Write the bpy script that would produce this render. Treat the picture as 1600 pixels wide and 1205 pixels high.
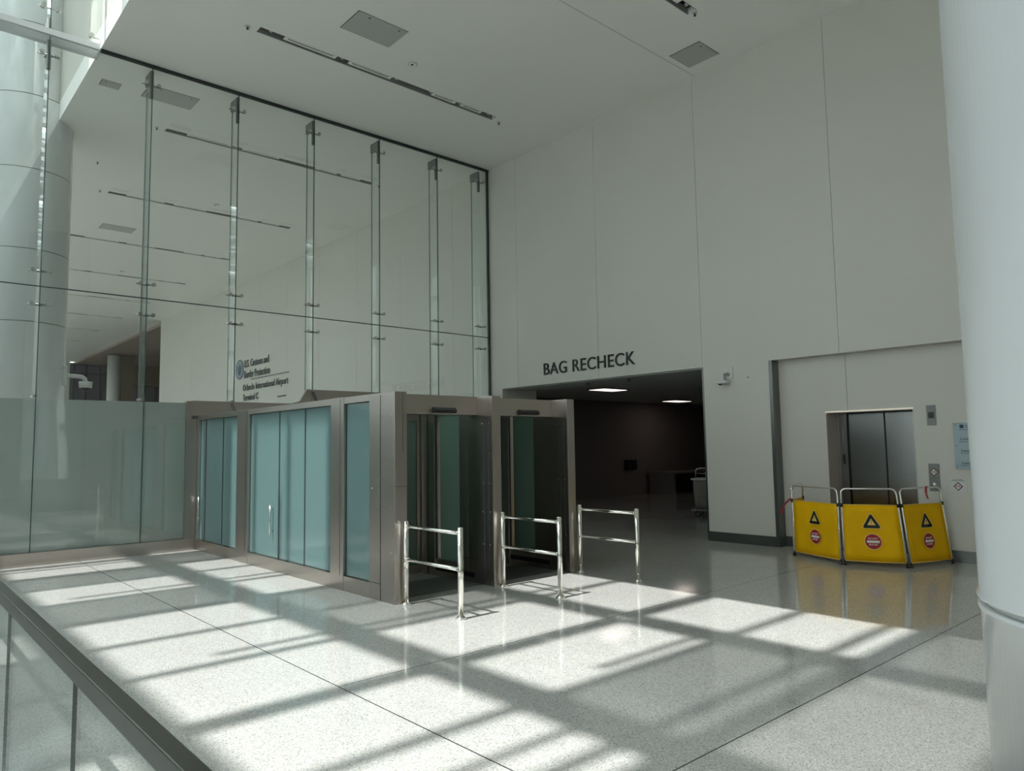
import bpy, bmesh, math, random
from mathutils import Vector, Matrix
random.seed(7)
for o in list(bpy.data.objects): bpy.data.objects.remove(o)
SC = bpy.context.scene
COL = SC.collection
R = math.radians

# ------------------------------------------------------------------ camera
cam_d = bpy.data.cameras.new('camera'); cam = bpy.data.objects.new('camera', cam_d); COL.objects.link(cam)
YAW, PITCH, ROLL, FPX = R(41.72299), R(4.85415), R(-0.89652), 1134.16
fw = Vector((math.sin(YAW)*math.cos(PITCH), math.cos(YAW)*math.cos(PITCH), math.sin(PITCH)))
rt0 = Vector((math.cos(YAW), -math.sin(YAW), 0)); up0 = rt0.cross(fw)
rt = rt0*math.cos(ROLL)+up0*math.sin(ROLL); up = -rt0*math.sin(ROLL)+up0*math.cos(ROLL)
m3 = Matrix((rt, up, -fw)).transposed()
cam.matrix_world = Matrix.Translation((0, 0, 1.7)) @ m3.to_4x4()
cam_d.sensor_fit = 'HORIZONTAL'; cam_d.sensor_width = 36; cam_d.lens = 36*FPX/1600
cam_d.clip_start = 0.05; cam_d.clip_end = 300
SC.camera = cam

# ------------------------------------------------------------------ light and exposure
SUNK = 0.52                      # horizontal run per metre of fall, towards +X
w = bpy.data.worlds.new('sky'); SC.world = w; w.use_nodes = True
bg = w.node_tree.nodes['Background']; bg.inputs[0].default_value = (0.89, 0.96, 0.97, 1); bg.inputs[1].default_value = 7.1
sd = bpy.data.lights.new('sun', 'SUN'); sd.energy = 9.1; sd.angle = R(0.53); sd.color = (1.0, 0.985, 0.95)
sun = bpy.data.objects.new('sun', sd); COL.objects.link(sun)
sun.location = (-12, 5, 30)
sun.rotation_euler = Vector((SUNK, 0, -1)).to_track_quat('-Z', 'Y').to_euler()
vs = SC.view_settings
SC.display_settings.display_device = 'sRGB'
vs.view_transform = 'Standard'; vs.look = 'None'; vs.gamma = 1; vs.use_curve_mapping = False
vs.exposure = -0.35
cy = SC.cycles
cy.use_denoising = True; cy.caustics_reflective = False; cy.caustics_refractive = False
cy.max_bounces = 10; cy.diffuse_bounces = 5; cy.glossy_bounces = 5; cy.transparent_max_bounces = 32; cy.transmission_bounces = 6
cy.sample_clamp_indirect = 6

# ------------------------------------------------------------------ materials
def newmat(name):
    m = bpy.data.materials.new(name); m.use_nodes = True
    nt = m.node_tree; nt.nodes.clear()
    out = nt.nodes.new('ShaderNodeOutputMaterial')
    return m, nt, out
def mat(name, col, rough=0.5, metal=0.0, noise=0.0, nscale=(3, 3, 3), spec=0.5, coat=0.0, emit=None, bump=0.0):
    m, nt, out = newmat(name)
    b = nt.nodes.new('ShaderNodeBsdfPrincipled'); nt.links.new(b.outputs[0], out.inputs[0])
    b.inputs['Base Color'].default_value = (*col, 1); b.inputs['Roughness'].default_value = rough
    b.inputs['Metallic'].default_value = metal; b.inputs['Specular IOR Level'].default_value = spec
    b.inputs['Coat Weight'].default_value = coat
    if emit: b.inputs['Emission Color'].default_value = (*emit[:3], 1); b.inputs['Emission Strength'].default_value = emit[3]
    if noise or bump:
        tc = nt.nodes.new('ShaderNodeTexCoord'); mp = nt.nodes.new('ShaderNodeMapping'); mp.inputs['Scale'].default_value = nscale
        nz = nt.nodes.new('ShaderNodeTexNoise'); nz.inputs['Scale'].default_value = 1.0; nz.inputs['Detail'].default_value = 4
        nt.links.new(tc.outputs['Object'], mp.inputs[0]); nt.links.new(mp.outputs[0], nz.inputs['Vector'])
        if noise:
            mr = nt.nodes.new('ShaderNodeMapRange'); mr.inputs['From Min'].default_value = .3; mr.inputs['From Max'].default_value = .7
            mr.inputs['To Min'].default_value = 1-noise; mr.inputs['To Max'].default_value = 1+noise
            nt.links.new(nz.outputs['Fac'], mr.inputs['Value'])
            vm = nt.nodes.new('ShaderNodeVectorMath'); vm.operation = 'SCALE'; vm.inputs[0].default_value = col
            nt.links.new(mr.outputs[0], vm.inputs['Scale']); nt.links.new(vm.outputs[0], b.inputs['Base Color'])
            if metal > .5 and noise > .03:
                mr2 = nt.nodes.new('ShaderNodeMapRange'); mr2.inputs['To Min'].default_value = rough*.9; mr2.inputs['To Max'].default_value = rough*1.12
                nt.links.new(nz.outputs['Fac'], mr2.inputs['Value']); nt.links.new(mr2.outputs[0], b.inputs['Roughness'])
        if bump:
            bp = nt.nodes.new('ShaderNodeBump'); bp.inputs['Strength'].default_value = bump; bp.inputs['Distance'].default_value = .01
            nt.links.new(nz.outputs['Fac'], bp.inputs['Height']); nt.links.new(bp.outputs[0], b.inputs['Normal'])
    return m
def glassmat(name, tint, f0=0.045, power=5, refl=(1, 1, 1), diff=None, dfac=0.0, trans=0.0, rough=0.0, tfac=None):
    """sheet glass: see-through body, angle dependent reflection; dfac = share of frosting (part diffuse, part translucent)"""
    m, nt, out = newmat(name)
    tr = nt.nodes.new('ShaderNodeBsdfTransparent'); tr.inputs[0].default_value = (*tint, 1)
    gl = nt.nodes.new('ShaderNodeBsdfGlossy'); gl.inputs['Roughness'].default_value = rough; gl.inputs[0].default_value = (*refl, 1)
    body = tr.outputs[0]
    if diff:
        df = nt.nodes.new('ShaderNodeBsdfDiffuse'); df.inputs[0].default_value = (*diff, 1)
        tl = nt.nodes.new('ShaderNodeBsdfTranslucent'); tl.inputs[0].default_value = (*diff, 1)
        mx = nt.nodes.new('ShaderNodeMixShader'); mx.inputs[0].default_value = trans
        nt.links.new(df.outputs[0], mx.inputs[1]); nt.links.new(tl.outputs[0], mx.inputs[2])
        m2 = nt.nodes.new('ShaderNodeMixShader'); m2.inputs[0].default_value = dfac
        nt.links.new(tr.outputs[0], m2.inputs[1]); nt.links.new(mx.outputs[0], m2.inputs[2]); body = m2.outputs[0]
    lw = nt.nodes.new('ShaderNodeLayerWeight'); lw.inputs[0].default_value = .5
    pw = nt.nodes.new('ShaderNodeMath'); pw.operation = 'POWER'; pw.inputs[1].default_value = power; nt.links.new(lw.outputs['Facing'], pw.inputs[0])
    ma = nt.nodes.new('ShaderNodeMath'); ma.operation = 'MULTIPLY_ADD'; ma.inputs[1].default_value = 1-f0; ma.inputs[2].default_value = f0
    nt.links.new(pw.outputs[0], ma.inputs[0])
    mm = nt.nodes.new('ShaderNodeMixShader'); nt.links.new(ma.outputs[0], mm.inputs[0]); nt.links.new(body, mm.inputs[1]); nt.links.new(gl.outputs[0], mm.inputs[2])
    nt.links.new(mm.outputs[0], out.inputs[0]); return m

M = {}
M['wall'] = mat('wall_panel_white', (.655, .635, .575), .38, noise=.012, nscale=(.6, .6, .6))
M['ceiling'] = mat('ceiling_white', (.95, .94, .895), .42)
M['white'] = mat('column_white', (.68, .70, .705), .22, coat=.3)
M['steel'] = mat('brushed_steel', (.46, .415, .385), .30, 1, noise=.012, nscale=(90, 90, .6))
M['steel_h'] = mat('brushed_steel_horizontal', (.48, .435, .40), .31, 1, noise=.012, nscale=(.6, .6, 90))
M['steel_dark'] = mat('dark_steel', (.20, .205, .20), .34, 1, noise=.08, nscale=(40, 40, 1))
M['base'] = mat('baseboard_steel', (.17, .18, .17), .32, .8, noise=.05)
M['chrome'] = mat('polished_chrome', (.84, .82, .77), .06, 1)
M['fitting'] = mat('fitting_steel', (.55, .55, .53), .18, 1)
M['black'] = mat('black_plastic', (.012, .012, .014), .35)
M['dark'] = mat('dark_void', (.02, .021, .021), .6)
M['gasket'] = mat('dark_gasket', (.02, .028, .028), .5)
M['joint'] = mat('glass_joint', (.05, .085, .08), .25)
M['lettering'] = mat('black_lettering', (.006, .006, .006), .5)
M['grey_text'] = mat('grey_lettering', (.10, .105, .11), .5)
M['blue_text'] = mat('navy_print', (.02, .045, .11), .5)
M['yellow'] = mat('yellow_fabric', (.92, .50, .004), .6, spec=.12, noise=.05, nscale=(4, 4, 4), bump=.25)
M['yellow_hem'] = mat('yellow_hem', (.85, .60, .16), .6)
M['red'] = mat('red_print', (.42, .012, .02), .5)
M['red_tape'] = mat('red_tape', (.30, .022, .018), .5)
M['white_print'] = mat('white_print', (.80, .79, .74), .5)
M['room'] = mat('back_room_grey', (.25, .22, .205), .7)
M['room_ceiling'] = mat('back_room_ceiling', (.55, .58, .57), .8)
M['rail'] = mat('guard_cap_steel', (.115, .117, .108), .30, 1, noise=.06, nscale=(3, 40, 40))
M['panel'] = mat('access_panel_grey', (.50, .505, .485), .5)
M['flange'] = mat('slot_flange_grey', (.34, .345, .33), .5)
M['sign_glass'] = mat('blue_grey_sign', (.30, .40, .44), .22, coat=.5)
M['plate'] = mat('fixture_steel_plate', (.20, .20, .195), .4, .4)
M['cam_white'] = mat('camera_white', (.66, .66, .64), .35)
M['mat'] = mat('entrance_matting', (.10, .10, .095), .7, noise=.2, nscale=(2, 80, 2))
M['bag'] = mat('cart_bag_cloth', (.22, .20, .17), .8, noise=.15, nscale=(9, 9, 3))
M['brown'] = mat('brown_wall', (.16, .12, .08), .6, noise=.05)
M['pinkbrown'] = mat('far_ceiling_brown', (.34, .27, .23), .6)
M['farglass'] = mat('far_window_grey', (.16, .15, .185), .2, noise=.2, nscale=(.4, .4, .4))
M['mullion'] = mat('dark_mullion', (.05, .05, .06), .5)
M['lamp'] = mat('lamp_panel', (.9, .85, .8), .5, emit=(1, .84, .76, 2.8))
M['head_glint'] = mat('lift_head_sun_glint', (.9, .85, .75), .4, emit=(1, .86, .66, .35))  # weak glow stands in for the sunlit reflection on the lift head edge
M['door_steel'] = mat('lift_door_steel', (.27, .275, .27), .2, 1, noise=.05, nscale=(50, 50, 1))
M['jamb'] = mat('lift_jamb_beige', (.64, .57, .51), .4)
M['glass'] = glassmat('clear_glass', (.955, .975, .965), .05)
M['guard_glass'] = glassmat('guard_glass', (.95, .965, .965), .02, power=7.5, refl=(.85, .88, .88))
M['seam'] = mat('navy_seam', (.004, .008, .022), .8, spec=.05)
M['teal_inner'] = glassmat('inner_green_glass', (.35, .45, .40), .05, diff=(.24, .35, .30), dfac=.95, trans=.35, rough=.08)
M['fin_glass'] = glassmat('fin_glass', (.95, .975, .965), .03)
M['fin_edge'] = mat('fin_edge_green', (.20, .27, .25), .3)
M['emblem'] = mat('dark_red_emblem', (.13, .018, .02), .5)
M['roof_frost'] = glassmat('portal_roof_glass', (.75, .82, .80), .04, diff=(.5, .58, .56), dfac=.6, trans=.65)
M['roof_glass'] = glassmat('roof_glass', (.96, .98, .98), .03)
M['frit'] = glassmat('fritted_roof_glass', (.64, .66, .66), .03, diff=(.7, .72, .72), dfac=.36, trans=.6)
M['dimming_frit'] = glassmat('added_dimming_glass', (.42, .44, .44), .03, diff=(.7, .72, .72), dfac=.55, trans=.6)  # added to dim light through unseen roof and facade panes
M['frit_light'] = glassmat('lightly_fritted_glass', (.74, .76, .75), .03, diff=(.7, .72, .72), dfac=.28, trans=.6)
M['film'] = glassmat('frosted_film', (.72, .80, .77), .03, diff=(.52, .55, .535), dfac=.8, trans=.45, rough=.02)
M['teal'] = glassmat('frosted_teal_glass', (.5, .62, .60), .06, diff=(.215, .35, .352), dfac=.93, trans=.45, rough=.08)

def terrazzo():
    m, nt, out = newmat('terrazzo'); N = nt.nodes.new; L = nt.links.new
    b = N('ShaderNodeBsdfPrincipled'); L(b.outputs[0], out.inputs[0])
    tc = N('ShaderNodeTexCoord')
    v = N('ShaderNodeTexVoronoi'); v.inputs['Scale'].default_value = 150; L(tc.outputs['Object'], v.inputs['Vector'])
    sep = N('ShaderNodeSeparateColor'); L(v.outputs['Color'], sep.inputs[0])
    cr = N('ShaderNodeValToRGB'); cr.color_ramp.interpolation = 'CONSTANT'
    e = cr.color_ramp.elements; e[0].position = 0; e[0].color = (.27, .265, .25, 1); e[1].position = .06; e[1].color = (.42, .41, .39, 1)
    for p, c in ((.3, (.49, .48, .455, 1)), (.62, (.55, .54, .515, 1)), (.9, (.66, .65, .62, 1))):
        x = e.new(p); x.color = c
    L(sep.outputs[0], cr.inputs[0])
    n2 = N('ShaderNodeTexNoise'); n2.inputs['Scale'].default_value = 1.3; n2.inputs['Detail'].default_value = 3; L(tc.outputs['Object'], n2.inputs['Vector'])
    mr = N('ShaderNodeMapRange'); mr.inputs['To Min'].default_value = .93; mr.inputs['To Max'].default_value = 1.07; L(n2.outputs['Fac'], mr.inputs['Value'])
    sc = N('ShaderNodeVectorMath'); sc.operation = 'SCALE'; L(cr.outputs[0], sc.inputs[0]); L(mr.outputs[0], sc.inputs['Scale'])
    # divider joints: one strip along Y at X=2.63, strips along X every 2.47 m on its right
    sx = N('ShaderNodeSeparateXYZ'); L(tc.outputs['Object'], sx.inputs[0])
    def mth(op, a, bb=None, c=None):
        n = N('ShaderNodeMath'); n.operation = op
        for i, q in enumerate((a, bb, c)):
            if q is None: continue
            if isinstance(q, (int, float)): n.inputs[i].default_value = q
            else: L(q, n.inputs[i])
        return n.outputs[0]
    jx = mth('LESS_THAN', mth('ABSOLUTE', mth('SUBTRACT', sx.outputs[0], 2.63)), .005)
    right = mth('GREATER_THAN', sx.outputs[0], 2.63)
    j1 = mth('LESS_THAN', mth('ABSOLUTE', mth('SUBTRACT', sx.outputs[1], 4.88)), .005)
    j2 = mth('LESS_THAN', mth('ABSOLUTE', mth('SUBTRACT', sx.outputs[1], 2.41)), .005)
    j3 = mth('LESS_THAN', mth('ABSOLUTE', mth('SUBTRACT', sx.outputs[1], -.06)), .005)
    jy = mth('MULTIPLY', mth('MAXIMUM', mth('MAXIMUM', j1, j2), j3), right)
    j = mth('MAXIMUM', jx, jy)
    mx = N('ShaderNodeMix'); mx.data_type = 'RGBA'; L(j, mx.inputs[0]); L(sc.outputs[0], mx.inputs[6]); mx.inputs[7].default_value = (.03, .03, .03, 1)
    L(mx.outputs[2], b.inputs['Base Color'])
    b.inputs['Roughness'].default_value = .07; b.inputs['Specular IOR Level'].default_value = .62
    return m
M['floor'] = terrazzo()

# ------------------------------------------------------------------ mesh helpers
class MB:
    def __init__(s): s.bm = bmesh.new()
    def box(s, x0, x1, y0, y1, z0, z1, mtx=None, bev=0):
        t = bmesh.new()
        vs = [t.verts.new((x, y, z)) for x in (x0, x1) for y in (y0, y1) for z in (z0, z1)]
        for f in ((0, 1, 3, 2), (4, 6, 7, 5), (0, 4, 5, 1), (2, 3, 7, 6), (0, 2, 6, 4), (1, 5, 7, 3)): t.faces.new([vs[i] for i in f])
        bmesh.ops.recalc_face_normals(t, faces=t.faces)
        if bev: bmesh.ops.bevel(t, geom=list(t.edges), offset=bev, segments=2, affect='EDGES', profile=.5)
        s.merge(t, mtx); return s
    def merge(s, t, mtx=None):
        if mtx is not None: t.transform(mtx)
        me = bpy.data.meshes.new('tmp'); t.to_mesh(me); t.free(); s.bm.from_mesh(me); bpy.data.meshes.remove(me); return s
    def cyl(s, p0, p1, r, r2=None, seg=20, caps=True):
        p0, p1 = Vector(p0), Vector(p1); d = p1-p0; t = bmesh.new()
        bmesh.ops.create_cone(t, cap_ends=caps, segments=seg, radius1=r, radius2=r if r2 is None else r2, depth=d.length)
        for f in t.faces: f.smooth = len(f.verts) == 4
        q = d.to_track_quat('Z', 'Y').to_matrix().to_4x4()
        return s.merge(t, Matrix.Translation((p0+p1)/2) @ q)
    def sphere(s, c, r, sc=(1, 1, 1), seg=16):
        t = bmesh.new(); bmesh.ops.create_uvsphere(t, u_segments=seg, v_segments=seg//2, radius=r)
        for f in t.faces: f.smooth = True
        return s.merge(t, Matrix.Translation(c) @ Matrix.Diagonal((*sc, 1)))
    def tube(s, pts, r, seg=12):
        pts = [Vector(p) for p in pts]; rings = []; bm = s.bm
        n = None
        for i, p in enumerate(pts):
            a = (pts[min(i+1, len(pts)-1)]-pts[max(i-1, 0)]).normalized()
            if n is None: n = a.orthogonal().normalized()
            n = (n-a*n.dot(a)).normalized(); b = a.cross(n)
            rings.append([bm.verts.new(p+(n*math.cos(k*math.tau/seg)+b*math.sin(k*math.tau/seg))*r) for k in range(seg)])
        for i in range(len(rings)-1):
            for k in range(seg):
                f = bm.faces.new((rings[i][k], rings[i][(k+1) % seg], rings[i+1][(k+1) % seg], rings[i+1][k])); f.smooth = True
        bm.faces.new(rings[0][::-1]); bm.faces.new(rings[-1]); return s
    def prism(s, poly, axis, a, b):
        """polygon (list of 2D points) swept along axis 0/1/2 from a to b"""
        t = bmesh.new()
        def P(p, v):
            return (v, p[0], p[1]) if axis == 0 else (p[0], v, p[1]) if axis == 1 else (p[0], p[1], v)
        A = [t.verts.new(P(p, a)) for p in poly]; B = [t.verts.new(P(p, b)) for p in poly]; n = len(poly)
        t.faces.new(A); t.faces.new(B[::-1])
        for i in range(n): t.faces.new((A[i], B[i], B[(i+1) % n], A[(i+1) % n]))
        bmesh.ops.recalc_face_normals(t, faces=t.faces)
        return s.merge(t)
    def lathe(s, prof, c, seg=96):
        bm = s.bm; rings = []
        for r, z in prof: rings.append([bm.verts.new((c[0]+r*math.cos(k*math.tau/seg), c[1]+r*math.sin(k*math.tau/seg), c[2]+z)) for k in range(seg)])
        for i in range(len(rings)-1):
            for k in range(seg):
                f = bm.faces.new((rings[i][k], rings[i][(k+1) % seg], rings[i+1][(k+1) % seg], rings[i+1][k])); f.smooth = True
        bm.faces.new(rings[0][::-1]); bm.faces.new(rings[-1]); return s
    def build(s, name, m, parent=None, mtx=None):
        if mtx is not None: s.bm.transform(mtx)
        off = Vector((0, 0, 0))
        if parent is not None: off = Vector(parent['_o']) if '_o' in parent else Vector((0, 0, 0))
        me = bpy.data.meshes.new(name)
        if off.length: s.bm.transform(Matrix.Translation(-off))
        s.bm.to_mesh(me); s.bm.free(); me.materials.append(m if not isinstance(m, str) else M[m])
        o = bpy.data.objects.new(name, me); COL.objects.link(o)
        if parent is not None:
            o.parent = parent
            o['_o'] = tuple(off)
        return o
def tag(o, label=None, cat=None, group=None, kind=None):
    if label: o['label'] = label
    if cat: o['category'] = cat
    if group: o['group'] = group
    if kind: o['kind'] = kind
    return o
def empty(name, loc, label=None, cat=None, group=None, kind=None):
    o = bpy.data.objects.new(name, None); COL.objects.link(o); o.location = loc; o['_o'] = tuple(loc); o.empty_display_size = .1
    return tag(o, label, cat, group, kind)
def struct(o): o['kind'] = 'structure'; return o
def copy_tree(o, parent=None):
    c = o.copy(); COL.objects.link(c); c.parent = parent
    for ch in list(o.children): copy_tree(ch, c)
    return c
def text_bm(txt, width=None, height=None, depth=.004, bold=0.0, spacing=1.0, shear=0.0):
    """flat lettering in the local XY plane, left bottom at the origin, returned as a bmesh"""
    cu = bpy.data.curves.new('t', 'FONT'); cu.body = txt; cu.size = 1; cu.extrude = .0001; cu.offset = bold; cu.space_character = spacing; cu.resolution_u = 4
    ob = bpy.data.objects.new('t', cu); COL.objects.link(ob)
    dg = bpy.context.evaluated_depsgraph_get(); me = bpy.data.meshes.new_from_object(ob.evaluated_get(dg)); bm = bmesh.new(); bm.from_mesh(me)
    bpy.data.objects.remove(ob); bpy.data.curves.remove(cu); bpy.data.meshes.remove(me)
    xs = [v.co.x for v in bm.verts]; ys = [v.co.y for v in bm.verts]
    x0, x1, y0, y1 = min(xs), max(xs), min(ys), max(ys)
    kx = width/(x1-x0) if width else None; ky = height/(y1-y0) if height else None
    kx = kx or ky; ky = ky or kx
    for v in bm.verts: v.co = Vector(((v.co.x-x0)*kx, (v.co.y-y0)*ky, depth if v.co.z > 0 else 0))
    return bm
def face_mtx(origin, xdir):
    x = Vector(xdir).normalized(); y = Vector((0, 0, 1)); z = x.cross(y)
    m = Matrix((x, y, z)).transposed().to_4x4(); m.translation = Vector(origin); return m

XW, YG, ZC = 11.26, 13.4, 8.55          # bag wall plane, glass wall plane, ceiling height
YEND = 62.0

# ------------------------------------------------------------------ floor
struct(MB().box(-12, 30, -8, YEND, -.3, 0).build('floor', 'floor'))

# ------------------------------------------------------------------ ceiling with real recesses for the slots
SLOT_Y = [6.25, 11.12]+[11.12+4.88*i for i in range(1, 11)]
cb = MB()
cb.box(2.7, XW+.5, -8, YEND, ZC+.16, ZC+.4)
ys = [-8.0]
for i, y in enumerate(SLOT_Y):
    if y+.1 > YEND: break
    ys += [y-.09, y+.09]
ys.append(YEND)
for i in range(len(ys)-1):
    a, b = ys[i], ys[i+1]
    if i % 2 == 0: cb.box(2.7, XW+.5, a, b, ZC, ZC+.16)
    else:
        sx0, sx1 = 4.5, 9.54
        cb.box(2.7, sx0, a, b, ZC, ZC+.16); cb.box(sx1, XW+.5, a, b, ZC, ZC+.16)
struct(cb.build('ceiling', 'ceiling'))
struct(MB().box(2.7, XW, 7.385, 7.397, ZC-.002, ZC+.01).build('trim_1', 'panel'))
# bulkhead face of the raised atrium roof
struct(MB().box(2.7, 3.0, -8, YEND, ZC+.401, 16).build('wall_upper', 'wall'))

# ------------------------------------------------------------------ skylight
ZS = 16.0
def sxp(xf): return xf-SUNK*ZS
sky = empty('window_1', (0, 0, ZS), kind='structure')
fr = MB()
XD = [(-3.6, .34), (-1.15, .34), (.38, .2), (1.45, .28), (3.53, .27), (5.80, .24), (8.1, .34), (10.6, .34)]
for x, wd in XD: fr.box(sxp(x)-wd/2, sxp(x)+wd/2, -8, YEND, ZS-.3, ZS)
y = -8.0
YT = [(1.2, .30), (2.50, .24), (4.78, .25), (8.46, .23), (11.93, .24)]
k = 15.55
while k < YEND: YT.append((k, .25)); k += 3.62
YT += [(-2.4, .25), (-6, .25)]
for yy, wd in YT: fr.box(-12, 2.7, yy-wd/2, yy+wd/2, ZS-.25, ZS)
thin = [3.67, 2.83, 6.10, 7.26, 9.70, 10.88, 13.1, 14.3, 0, -1.2, -3.6, -4.8]
k = 16.75
while k < YEND: thin += [k, k+1.2]; k += 3.62
for yy in thin: fr.box(-12, 2.7, yy-.065, yy+.065, ZS-.16, ZS)
fr.build('frame', 'white', sky)
rods = MB()
for (a, b, yy) in ((2.3, 6.4, 6.36), (1.9, 5.0, 9.98), (4.3, 5.7, 3.86), (2.3, 3.5, 3.17), (1.3, 4.4, 12.75), (1.3, 4.4, 12.98)):
    rods.cyl((a-SUNK*14.8, yy, 14.8), (b-SUNK*14.8, yy, 14.8), .05, seg=10)
rods.build('tie_rod', 'white', sky)
cells = {}
xs = [-4.0-8]+[sxp(x) for x, _ in XD if -12 < sxp(x) < 2.7]+[2.7]
yl = sorted([y for y, _ in YT]+thin); yl = [-8]+yl+[YEND]
pc, pf, pl, po, pd = MB(), MB(), MB(), MB(), MB()
gray = {(4, 10.9), (4, 8.46), (4, 7.26*0)}
def kind(xm, ym):
    xf = xm+SUNK*ZS
    if xf < .4: return 'd'  # added dense panes shade the floor on the camera side
    if xf < 1.45: return 'f' if (8.46 < ym < 9.70 or 4.9 < ym < 7.26 or 10.88 < ym < 11.93) else 'c'
    if xf < 3.53:
        if 10.88 < ym < 11.93 or 8.46 < ym < 9.70: return 'f'
        return 'c' if ym > 1.2 else 'f'
    if xf < 5.8:
        if 7.26 < ym < 8.46: return 'f'
        if 6.10 < ym < 7.26: return 'l'
        if 2.83 < ym < 3.67: return 'f'
        if 2.50 < ym < 2.83: return 'f'
        if ym < 2.5: return 'l'
        if 11.93 < ym < 13.4: return 'f'
        return 'c'
    if xf > 8.1: return 'd'  # added dense panes keep sun off the upper wall
    if ym < 2.5: return 'f'
    if 9.7 < ym < 12.3: return 'f'
    return 'c'
for i in range(len(xs)-1):
    for j in range(len(yl)-1):
        xm, ym = (xs[i]+xs[i+1])/2, (yl[j]+yl[j+1])/2
        if xs[i+1]-xs[i] < .01: continue
        if ym < 1.2: po.box(xs[i], xs[i+1], yl[j], yl[j+1], ZS+.01, ZS+.06); continue  # added opaque panels, out of view, keep sun off the near column
        kd = kind(xm, ym) if ym < 14 else ('f' if (i*3+j*5) % 4 == 0 else 'c')
        if ym > 14: kd = 'c' if (i*3+j*5) % 7 == 0 else 'd'  # mostly added dense panes, dimming the hall behind the glass
        t = {'c': pc, 'f': pf, 'l': pl, 'd': pd}[kd]
        t.box(xs[i], xs[i+1], yl[j], yl[j+1], ZS+.01, ZS+.03)
po.build('sun_block_panel', 'white', sky); pc.build('pane', 'roof_glass', sky); pf.build('fritted_pane', 'frit', sky); pl.build('fritted_pane', 'frit_light', sky); pd.build('fritted_pane', 'dimming_frit', sky)  # opaque and dense panes are added to block and dim light

# ------------------------------------------------------------------ west facade, ends
wl = empty('window_2', (-12, 0, 0), kind='structure')
f = MB()
for i in range(29): f.box(-12.3, -12, -8+i*2.5-.06, -8+i*2.5+.06, 0, ZS)
for z in (.0, 3.2, 6.4, 9.6, 12.8, 15.7): f.box(-12.3, -12, -8, YEND, z, z+.3)
f.build('frame', 'white', wl)
MB().box(-12.2, -12.18, -8, YEND, .3, 15.7).build('pane', 'dimming_frit', wl)  # dense pane added to cut sidelight on the right wall
struct(MB().box(-12.3, 12, -8.3, -8, 0, ZS).build('wall_back', 'wall'))
struct(MB().box(-12.3, 11.2, YEND, YEND+.3, 0, ZS).build('wall_far', 'wall'))

# ------------------------------------------------------------------ bag wall (right): panels with open joints
OY0, OY1, OZ = 7.46, 12.97, 3.08
seams = [-8, -4.94, -2.46, .02, 2.50, 4.975, 7.45, 9.93, 12.40]+[12.40+2.48*i for i in range(1, 12)]+[40.0]
wb = MB()
g = .003
for a, b in zip(seams[:-1], seams[1:]): wb.box(XW, XW+.1, a+g, b-g, OZ, ZC)
wb.box(XW, XW+.1, OY1, 40, 0, OZ)
wb.box(XW, XW+.1, 6.13, OY0, 0, OZ)
wb.box(XW+.1, XW+.21, -8, 40, OZ+.002, ZC+.1); wb.box(XW+.1, XW+.21, OY1, 40, 0, OZ); wb.box(XW+.1, XW+.21, 6.13, OY0, 0, OZ)
wb.box(XW+.21, 12.37, OY1, OY1+.3, 0, 3.3)                       # lit return wall of the passage
wb.box(XW+.21, 12.0, 6.9, OY0, 0, 3.3)
struct(wb.build('wall_right', 'wall'))
EY0, EY1, EZ = 4.03, 5.34, 2.19
we = MB(); XE = 11.47
we.box(XE, XE+.1, EY1, 6.13, 0, OZ); we.box(XE, XE+.1, -8, EY0, 0, OZ)
we.box(XE, XE+.1, 4.985, EY1, EZ, OZ); we.box(XE, XE+.1, EY0, 4.979, EZ, OZ)
struct(we.build('wall_recess', 'wall'))
struct(MB().box(XW+.02, XE, 6.105, 6.13, 0, OZ).box(XW-.003, XW+.02, 6.105, 6.165, 0, OZ).build('trim_2', 'steel_dark'))
struct(MB().box(XW-.002, 12.0, OY0-.03, OY0+.004, 0, OZ).build('trim_3', 'steel_dark'))
struct(MB().box(XW-.012, XW, 6.165, OY0-.03, 0, .165).build('baseboard_right', 'base'))
struct(MB().box(XE-.012, XE, EY1+.02, 6.105, 0, .165).box(XE-.012, XE, -8, EY0-.02, 0, .165).build('baseboard_recess', 'base'))
struct(MB().box(XE-.012, XE, 3.27, 3.325, .165, 2.17).build('trim_4', 'cam_white'))

# ------------------------------------------------------------------ dark room behind the opening
rm = MB()
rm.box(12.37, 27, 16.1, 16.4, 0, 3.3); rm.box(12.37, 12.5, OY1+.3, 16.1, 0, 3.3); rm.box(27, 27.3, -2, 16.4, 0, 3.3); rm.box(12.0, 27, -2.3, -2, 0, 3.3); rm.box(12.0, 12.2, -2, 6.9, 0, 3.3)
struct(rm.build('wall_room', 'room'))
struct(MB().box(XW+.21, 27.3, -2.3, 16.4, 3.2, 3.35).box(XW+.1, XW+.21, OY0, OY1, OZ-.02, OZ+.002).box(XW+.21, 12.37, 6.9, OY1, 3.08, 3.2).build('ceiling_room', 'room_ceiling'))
fl = empty('ceiling_light', (14.7, 12.65, 3.2), 'bright square ceiling lamp nearer the opening in the dark room', 'ceiling light', 'lamps in the dark room')
MB().box(14.2, 15.2, 12.35, 12.95, 3.17, 3.2).build('frame', 'steel_dark', fl); MB().box(14.24, 15.16, 12.39, 12.91, 3.165, 3.172).build('diffuser', 'lamp', fl)
f2 = copy_tree(fl); f2.location = (20.7, 14.75, 3.2); f2['label'] = 'fainter ceiling lamp deep in the dark room above the cart'
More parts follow.
